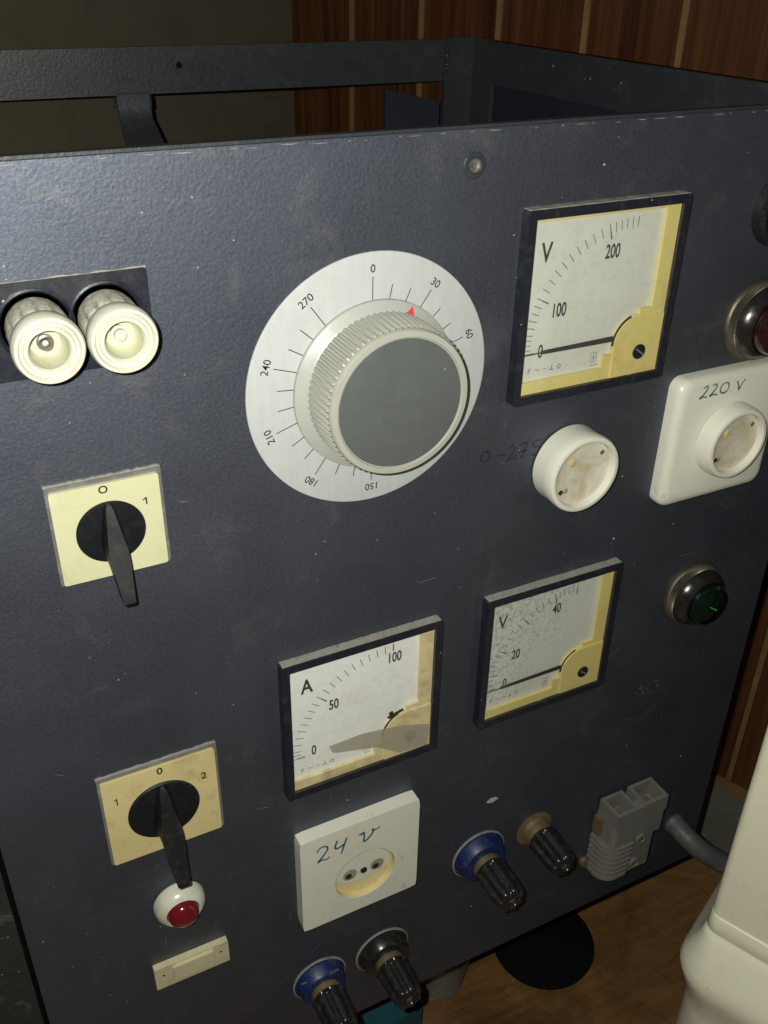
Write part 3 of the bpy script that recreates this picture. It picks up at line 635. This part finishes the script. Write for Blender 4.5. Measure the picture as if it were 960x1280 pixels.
b = obj('lamp_collar', lathe([(13.6, 0), (14.6, 1.4), (14.6, 4.0), (13.4, 7.6), (11.0, 10.2), (9.8, 10.8), (9.2, 10.2), (9.0, 7)], 72), MT['ceramic'], cab, P); b['label'] = 'small red signal lamp in a white ring'
obj('lamp_lens', lathe([(9.1, 8.0), (8.9, 11.0), (8.2, 13.2), (6.4, 15.0), (3.4, 16.2), (0, 16.6)], 48), MT['redlens'], b, P)
# small cream label holder
P = Vector((-117.2, 0, -352.6))
b = obj('label_holder', prism(rrect(45, 18.6, 0.6), 0, -4.0), MT['label'], cab, P, bevel=0.4); b['label'] = 'small cream plastic label holder'
obj('raised_slide', prism(rrect(25, 12.5, 0.5), -4.0, -6.2), MT['label'], b, P + Vector((0.4, 0, 1.6)), bevel=0.4)
for x in (-17.5, 17.5): obj('pin_hole', lathe([(0.8, 4.05), (0, 4.1)], 12), MT['ink'], b, P + Vector((x, 0, 2)))

# ---- sockets
# flush 24 V socket
P = Vector((-8.0, 0, -318.4)); hx, hz = 2.9, -8.0
b = obj('socket_plate', hole_plate(80, 80, 2.0, 20.6, 0, -9.0, hx, hz, 96), MT['white'], cab, P, bevel=0.9, seg=3); b['label'] = 'square off-white socket plate handwritten 24 v'
obj('socket_well', lathe([(20.5, 8.6), (20.3, 5.4), (19.6, 5.0), (0, 5.0)], 72), MT['amber'], b, P + Vector((hx, 0, hz)))
obj('socket_insert', prism([(18.9 * math.cos(R(a)), (8.0 if math.sin(R(a)) < 0 else 17.0) * math.sin(R(a))) for a in range(0, 360, 6)], -5.0, -6.0), MT['white'], b, P + Vector((hx, 0, hz)), bevel=0.4)
for x in (-9.4, 9.4):
    obj('contact_hole', lathe([(0, 6.15), (4.6, 6.15), (4.8, 6.0)], 28), MT['grime'], b, P + Vector((hx + x, 0, hz + 0.2)))
    obj('contact_hole', lathe([(0, 6.35), (2.3, 6.3)], 20), MT['ink'], b, P + Vector((hx + x - 1, 0, hz - 0.6)))
obj('centre_screw', lathe([(2.3, 6.0), (2.3, 6.8), (1.6, 7.2), (0, 7.2)], 20), MT['chrome'], b, P + Vector((hx, 0, hz)))
bm = bmesh.new(); Y = -9.15
stroke(bm, [(-37.6, -290.4), (-35.4, -287.4), (-31.6, -287.6), (-30.6, -290.6), (-33.4, -295), (-37, -299.0), (-34.4, -298.2), (-31.4, -299.2), (-29.2, -297.8)], 1.5, Y, taper=True)
stroke(bm, [(-24.2, -286.6), (-25.6, -291.4), (-24.6, -293.4), (-21.6, -292.6), (-19.4, -291.8)], 1.4, Y); stroke(bm, [(-17.8, -287.0), (-19.6, -292), (-21.6, -299.4)], 1.5, Y, taper=True)
stroke(bm, [(-8.6, -290.2), (-6.6, -288.6), (-6.2, -292), (-6.4, -296.4), (-3.6, -295.2), (-0.4, -291), (-0.6, -288.6), (1.6, -289.8), (4.6, -288.8)], 1.6, Y, taper=True)
stroke(bm, [(-10.4, -289.0), (-5.6, -288.2)], 0.9, Y)
obj('handwriting', bm, MT['blueink'], b, smooth=False)
# bare round socket
def schuko(parent, cx, cz, y0, rb, rf, dp_, label=None, ring='white'):
    P = (cx, -y0, cz)
    b = obj('socket_ring', lathe([(rb - 1.2, 0), (rb, 1.0), (rb - 0.2, dp_ * .55), (rf + .9, dp_ - 2), (rf + .2, dp_ - .5), (rf - .8, dp_), (rf - 2.2, dp_ - .2), (rf - 2.7, dp_ - 1.4), (rf - 2.9, dp_ - 4.5)], 88), MT[ring], parent, P)
    if label: b['label'] = label
    q = b if label else parent
    obj('socket_insert', lathe([(rf - 2.8, dp_ - 4.2), (rf - 3.4, dp_ - 4.4), (0, dp_ - 4.4)], 64), MT['socketface'], q, P)
    yy = -(y0 + dp_ - 4.4)
    for s_ in (-1, 1):
        a = R(38 if s_ > 0 else 218)
        x, z = cx + (rf - 6) * math.cos(a), cz + (rf - 6) * math.sin(a)
        bm = box(-1.3, 1.3, -0.7, 0.1, -1.1, 1.1); bmesh.ops.rotate(bm, verts=bm.verts, cent=(0, 0, 0), matrix=Matrix.Rotation(-a, 3, 'Y')); obj('earth_clip', bm, MT['steel'] if s_ > 0 else MT['ink'], q, (x, yy, z), bevel=0.2)
    obj('contact_hole', lathe([(0, 0.25), (2.2, 0.2), (2.5, 0)], 24), MT['amber'], q, (cx - 6.5, yy, cz + 6.8))
    obj('contact_hole', lathe([(0, 0.25), (1.3, 0.2), (1.6, 0)], 24), MT['grime'], q, (cx - 9.0, yy, cz - 9.4))
    bm = bmesh.new()
    for (p0, p1) in (((-1, 4.6), (12.5, 2.0)), ((2, 8.6), (13, 6.2)), ((6, -9), (0, -14))): stroke(bm, [(cx + p0[0], cz + p0[1]), (cx + p1[0], cz + p1[1])], 0.5, yy - 0.12)
    obj('moulded_line', bm, MT['amber'], q, smooth=False)
    return b
schuko(cab, 119.3, -67.8, 0, 22.4, 21.6, 18, 'round off-white socket without a cover plate, below the upper voltmeter')
P = Vector((225.5, 0, -70.0))
bm = bmesh.new()
sec = []
for (sz, rr, y) in ((80.5, 7, 0), (80.5, 7, -5.5), (79.0, 7, -8.0), (75.5, 7, -9.6), (70, 6, -10.4)):
    sec.append([(x, y, z) for x, z in rrect(sz, sz, rr)])
b = obj('socket_plate', loft(sec), MT['white'], cab, P, angle=40); b['label'] = 'rounded square off-white socket plate handwritten 220 v at the right edge'
schuko(b, 225.8, -70.6, 10.2, 22.8, 21.0, 11.5)
bm = bmesh.new(); Y = -10.6
def pen(pts): stroke(bm, [(x - 4.0, -38.0 + (z + 43) * 0.74 - (x - 220) * 0.03) for x, z in pts], 1.3, Y, taper=True)
pen([(204.8, -40.0), (207.2, -38.6), (208.0, -41), (205.4, -45.6), (203.2, -48.0), (206.0, -47.2), (208.6, -48.2)])
pen([(211.2, -39.4), (213.6, -38.2), (214.6, -40.6), (212.4, -45), (210.4, -47.4), (213.4, -46.6), (216.2, -47.6)])
pen([(220.6, -38.4), (218.2, -41), (218.2, -45.4), (221.4, -47.0), (224.0, -43.8), (223.2, -39.4), (220.6, -38.4)])
pen([(229.6, -38.6), (231.4, -42.6), (232.4, -46.4), (233.8, -42.4), (236.2, -38.2)])
obj('handwriting', bm, MT['fadedink'], b, smooth=False)

# ---- binding posts
def binding_post(cx, cz, collar, label, rb=20.6, base='blue', neckd=13.5, tip=44, full=True, kr=11.5):
    P = (cx, 0, cz)
    if full:
        k_ = rb / 20.6
        b = obj('post_collar', lathe([(rb - .2, 0), (rb, 1), (rb - 1.0, 1.4), (rb - 1.8, 1.8), (rb - 3.6, 8.6), (rb - 4.6, 9.8), (rb - 6.2, 10.2), (rb - 8, 10.4), (0, 10.4)], 72), MT[base], cab, P)
        obj('pale_rim', lathe([(rb + .2, 0), (rb + .25, 0.9), (rb - .6, 1.3), (rb - 1.1, 1.1)], 72), MT['rimdust'], b, P)
        d0 = 10.4
    else:
        b = obj('post_collar', lathe([(14.6, 0), (14.8, 0.7), (12.8, 1.2), (11.0, 1.4), (10.6, 4.8), (9.6, 5.4), (0, 5.4)], 56), MT['brass'], cab, P); d0 = 5.4
    b['label'] = label
    obj('brass_neck', lathe([(10.2, d0), (10.4, d0 + 1), (10.2, d0 + 4.2), (9.2, d0 + 4.8), (0, d0 + 4.8)], 40), MT['brass'], b, P)
    n = 160; d1 = d0 + 4.8
    def fl_(i_, a, r, d):
        return r * (1 - 0.17 * (0.5 + 0.5 * math.cos(7 * a)) ** 1.6) if r > 5 and d > d1 + 1.4 else r
    obj('fluted_knob', lathe([(8.6, d1), (kr - .2, d1 + .3), (kr + .6, d1 + 1.2), (kr + .5, d1 + 2.2), (kr, d1 + 3), (kr - .3, tip - 10), (kr - 1.2, tip - 2.4), (kr - 2.4, tip - .6), (kr - 4.4, tip), (4.2, tip), (3.8, tip - .8), (3.4, tip - 3), (0, tip - 3)], n, flute=fl_), MT['black'], b, P, angle=50)
    obj('stud_end', lathe([(2.4, tip - 3), (2.4, tip - 1.6), (1.6, tip - 1.2), (0, tip - 1.2)], 20), MT['steel'], b, P)
    return b
binding_post(86.2, -366.6, 1, 'blue-collared terminal post, the upper one right of the 24 v socket')
binding_post(132.5, -364.6, 0, 'terminal post with a bare brass collar beside the grey connector', full=False, tip=38, kr=11.0)
binding_post(12.4, -425.5, 0, 'all-black terminal post at the bottom edge', base='black', rb=20.0, tip=42)
b4 = binding_post(-34.8, -425.6, 0, 'cracked blue-collared terminal post, lowest and furthest left', rb=19.0, tip=42)
bm = bmesh.new()
stroke(bm, [(-42, -409.5), (-35, -411.0), (-30, -412.4)], 1.0, -9.0); obj('collar_crack', tube([(-49.5, -4.5, -417), (-44, -7.3, -413.6), (-38, -8.6, -412.6), (-30, -8.9, -411.6), (-24, -7.6, -413.6)], 0.55, 8), MT['brass'], b4); bm.free()
obj('collar_crack', tube([(-44, -7.3, -413.6), (-46, -8.2, -420), (-45.4, -9.4, -425)], 0.5, 8), MT['brass'], b4)

# ---- grey two-pole battery connector
X0, X1, ZT, ZB = 190.0, 236.5, -361.0, -438.0
def foot(x0, x1, yf, r, n=7, r2=2.0):
    p = [(x0, -1.0)]
    for i in range(n + 1):
        a = R(180 + 90 * i / n); p.append((x0 + r + r * math.cos(a), yf + r + r * math.sin(a)))
    for i in range(n + 1):
        a = R(270 + 90 * i / n); p.append((x1 - r2 + r2 * math.cos(a), yf + r2 + r2 * math.sin(a)))
    p.append((x1, -1.0)); return p
P = Vector((0, 0, 0))
bm = prism_z(foot(X0, X1, -22, 4.0), ZT - 34, ZT - 13)
cn = obj('power_connector', bm, MT['conn'], cab, P, bevel=0.5); cn['label'] = 'grey two-pole battery connector with two openings on top'
# upper collar with two open wells
def wellring(x0, x1, y0, y1, z0, z1, t=2.6):
    bm = bmesh.new(); o = [(x0, y0), (x1, y0), (x1, y1), (x0, y1)]; i = [(x0 + t, y0 + t), (x1 - t, y0 + t), (x1 - t, y1 - t), (x0 + t, y1 - t)]
    O = [[bm.verts.new((x, y, z)) for x, y in o] for z in (z0, z1)]; I = [[bm.verts.new((x, y, z)) for x, y in i] for z in (z0, z1)]
    for k in range(4):
        j = (k + 1) % 4
        bm.faces.new((O[1][k], O[1][j], I[1][j], I[1][k])); bm.faces.new((O[0][k], I[0][k], I[0][j], O[0][j])); bm.faces.new((O[0][k], O[0][j], O[1][j], O[1][k])); bm.faces.new((I[0][k], I[1][k], I[1][j], I[0][j]))
    return bm
obj('connector_well', wellring(X0 - .1, X0 + 19.5, -22.1, -2.0, ZT - 12.9, ZT), MT['conn'], cn, bevel=0.7)
obj('connector_well', wellring(X0 + 24.5, X1 + .1, -22.1, -2.0, ZT - 12.9, ZT + 1.0), MT['conn'], cn, bevel=0.7)
obj('front_bridge', box(X0 + 19.6, X0 + 24.4, -22.0, -14.0, ZT - 12.9, ZT - .4), MT['conn'], cn, bevel=0.3)
for x in (X0 + 9.7, X1 - 11): obj('contact_blade', box(x - 3, x + 3, -14, -9, ZT - 13, ZT - 8), MT['brass'], cn, bevel=0.8)
# lower body with ribbed rounded grip
bm = prism_z(foot(X0 - 1, X1 - 4.5, -20.5, 10), ZB + 6, ZT - 34.2)
obj('lower_body', bm, MT['conn'], cn, bevel=0.5)
bm = prism_z(foot(X0 + 1, X0 + 24, -19.0, 11), ZB, ZB + 5.8); obj('lower_body', bm, MT['conn'], cn, bevel=2.0)
for k in range(7):
    z = ZT - 36 - k * 5.6
    obj('grip_rib', prism_z(foot(X0 - 3.2, X0 + 21, -23.0 + (0.2 * k), 13.5), z - 2.9, z), MT['conn'], cn, bevel=0.9)
for (x, z) in ((X0 + 27, ZT - 35), (X0 + 27, ZT - 63)):
    obj('rivet', lathe([(4.6, 0), (4.6, 1.4), (3.4, 1.6), (3.2, .8), (0, .8)], 28), MT['conn'], cn, (x, -20.4 if z < -400 else -21.8, z)); obj('rivet_core', lathe([(3.0, 1.0), (1.4, 1.5), (0, 1.5)], 20), MT['brass'], cn, (x, -20.4 if z < -400 else -21.8, z))
obj('side_latch', box(X0 - 4, X0 - .2, -9, -2.5, ZT - 31, ZT - 14), MT['brass'], cn, bevel=0.6)
obj('latch_boss', lathe([(4.5, 0), (4.5, 3.4), (0, 3.6)], 20, c=(X0 - 4, 0, ZB + 10)), MT['brass'], cn, bevel=0)

# ---- grey cable leaving the panel at its lower right
cb_ = obj('cable_gland', lathe([(8.8, 0), (9.0, 2.0), (8.4, 3.0), (8.0, 4.2)], 32), MT['hose'], cab, (276, 0, -431)); cb_['label'] = 'dusty grey cable coming out at the lower right corner'
path = smooth_path([(276, -1, -431), (277.5, -12, -434), (284, -24, -441), (295, -32, -450), (310, -38, -461), (332, -40, -478), (370, -30, -520), (400, -10, -600)], 8)
obj('cable', tube(path, 8.2, 20), MT['hose'], cb_)

# ------------------------------------------------------------------ things round the cabinet
pc = Vector((179, -120, 0))
pl = thing('pedestal_column', 'cream enamelled column with a flared shoulder in the right foreground', 'column', (pc.x, pc.y, FZ))
dA = Vector((math.cos(R(-66)), math.sin(R(-66)), 0)); dB = Vector((math.cos(R(24)), math.sin(R(24)), 0))
def foot_ring(z, off, r):
    ox = off * (0.25 + 0.025 * off); W_, H_ = 190 + ox, 110 + off
    return [tuple(dA * (x + 95 - ox / 2) + dB * (q + 55 - off / 2) + Vector((0, 0, z))) for x, q in rrect(W_, H_, r, 10)]
obj('shaft', loft([foot_ring(z, o, r) for z, o, r in ((-341, 0, 5), (-200, -0.2, 5), (-20, -0.4, 5), (-17, -2, 4))]), MT['pillar'], pl, pc, angle=50)
obj('flared_shoulder', loft([foot_ring(z, o, r) for z, o, r in ((FZ, 8, 26), (-430, 9, 26), (-420, 10, 26), (-406, 13.6, 26), (-396, 16.6, 27), (-388, 17.8, 26), (-382, 16.6, 25), (-376, 14.4, 22), (-367, 10.4, 16), (-358, 6.4, 11), (-353, 4.1, 8), (-352, 3.0, 8), (-351, 3.0, 8), (-350.2, 3.5, 8), (-344, 2.0, 7), (-340, 1.4, 6.5), (-339, 0.9, 6), (-339, 0.3, 5.3), (-342, 0.2, 5.2))]), MT['pillar'], pl, pc, angle=70)
tag(obj('floor_pad', lathe([(0, 0), (51, 0), (52, 3), (51.5, 4), (50, 4.6), (0, 4.6)], 72, 'z'), MT['rubber'], None, (251, 100, FZ + 0.5)), 'round matt black pad lying on the parquet below the front panel', 'pad')
tag(obj('teal_box', box(-30, 22, -30, 30, 0, 52), MT['teal'], None, (68, 96, FZ + 0.5), bevel=4), 'teal plastic box under the cabinet by the bottom edge', 'box')
tag(obj('pail', lathe([(0, 0), (26, 0), (32, 50), (34, 54), (31, 56), (29, 52), (0, 50)], 48, 'z'), MT['pail'], None, (138, 118, FZ + 0.5)), 'small dull grey round tub under the cabinet beside the teal box', 'tub')
sd = box(-560, -203, 1.5, 500, FZ + 1, -120)
tag(obj('side_case', sd, MT['sooty'], bevel=2), 'sooty black dust-speckled metal case standing left of the control cabinet', 'case')
tag(obj('support_crate', box(-190, 230, 215, 400, FZ + 1, PZ0 - 0.5), MT['crate'], bevel=3), 'plain dark wooden crate carrying the control cabinet from underneath', 'crate')
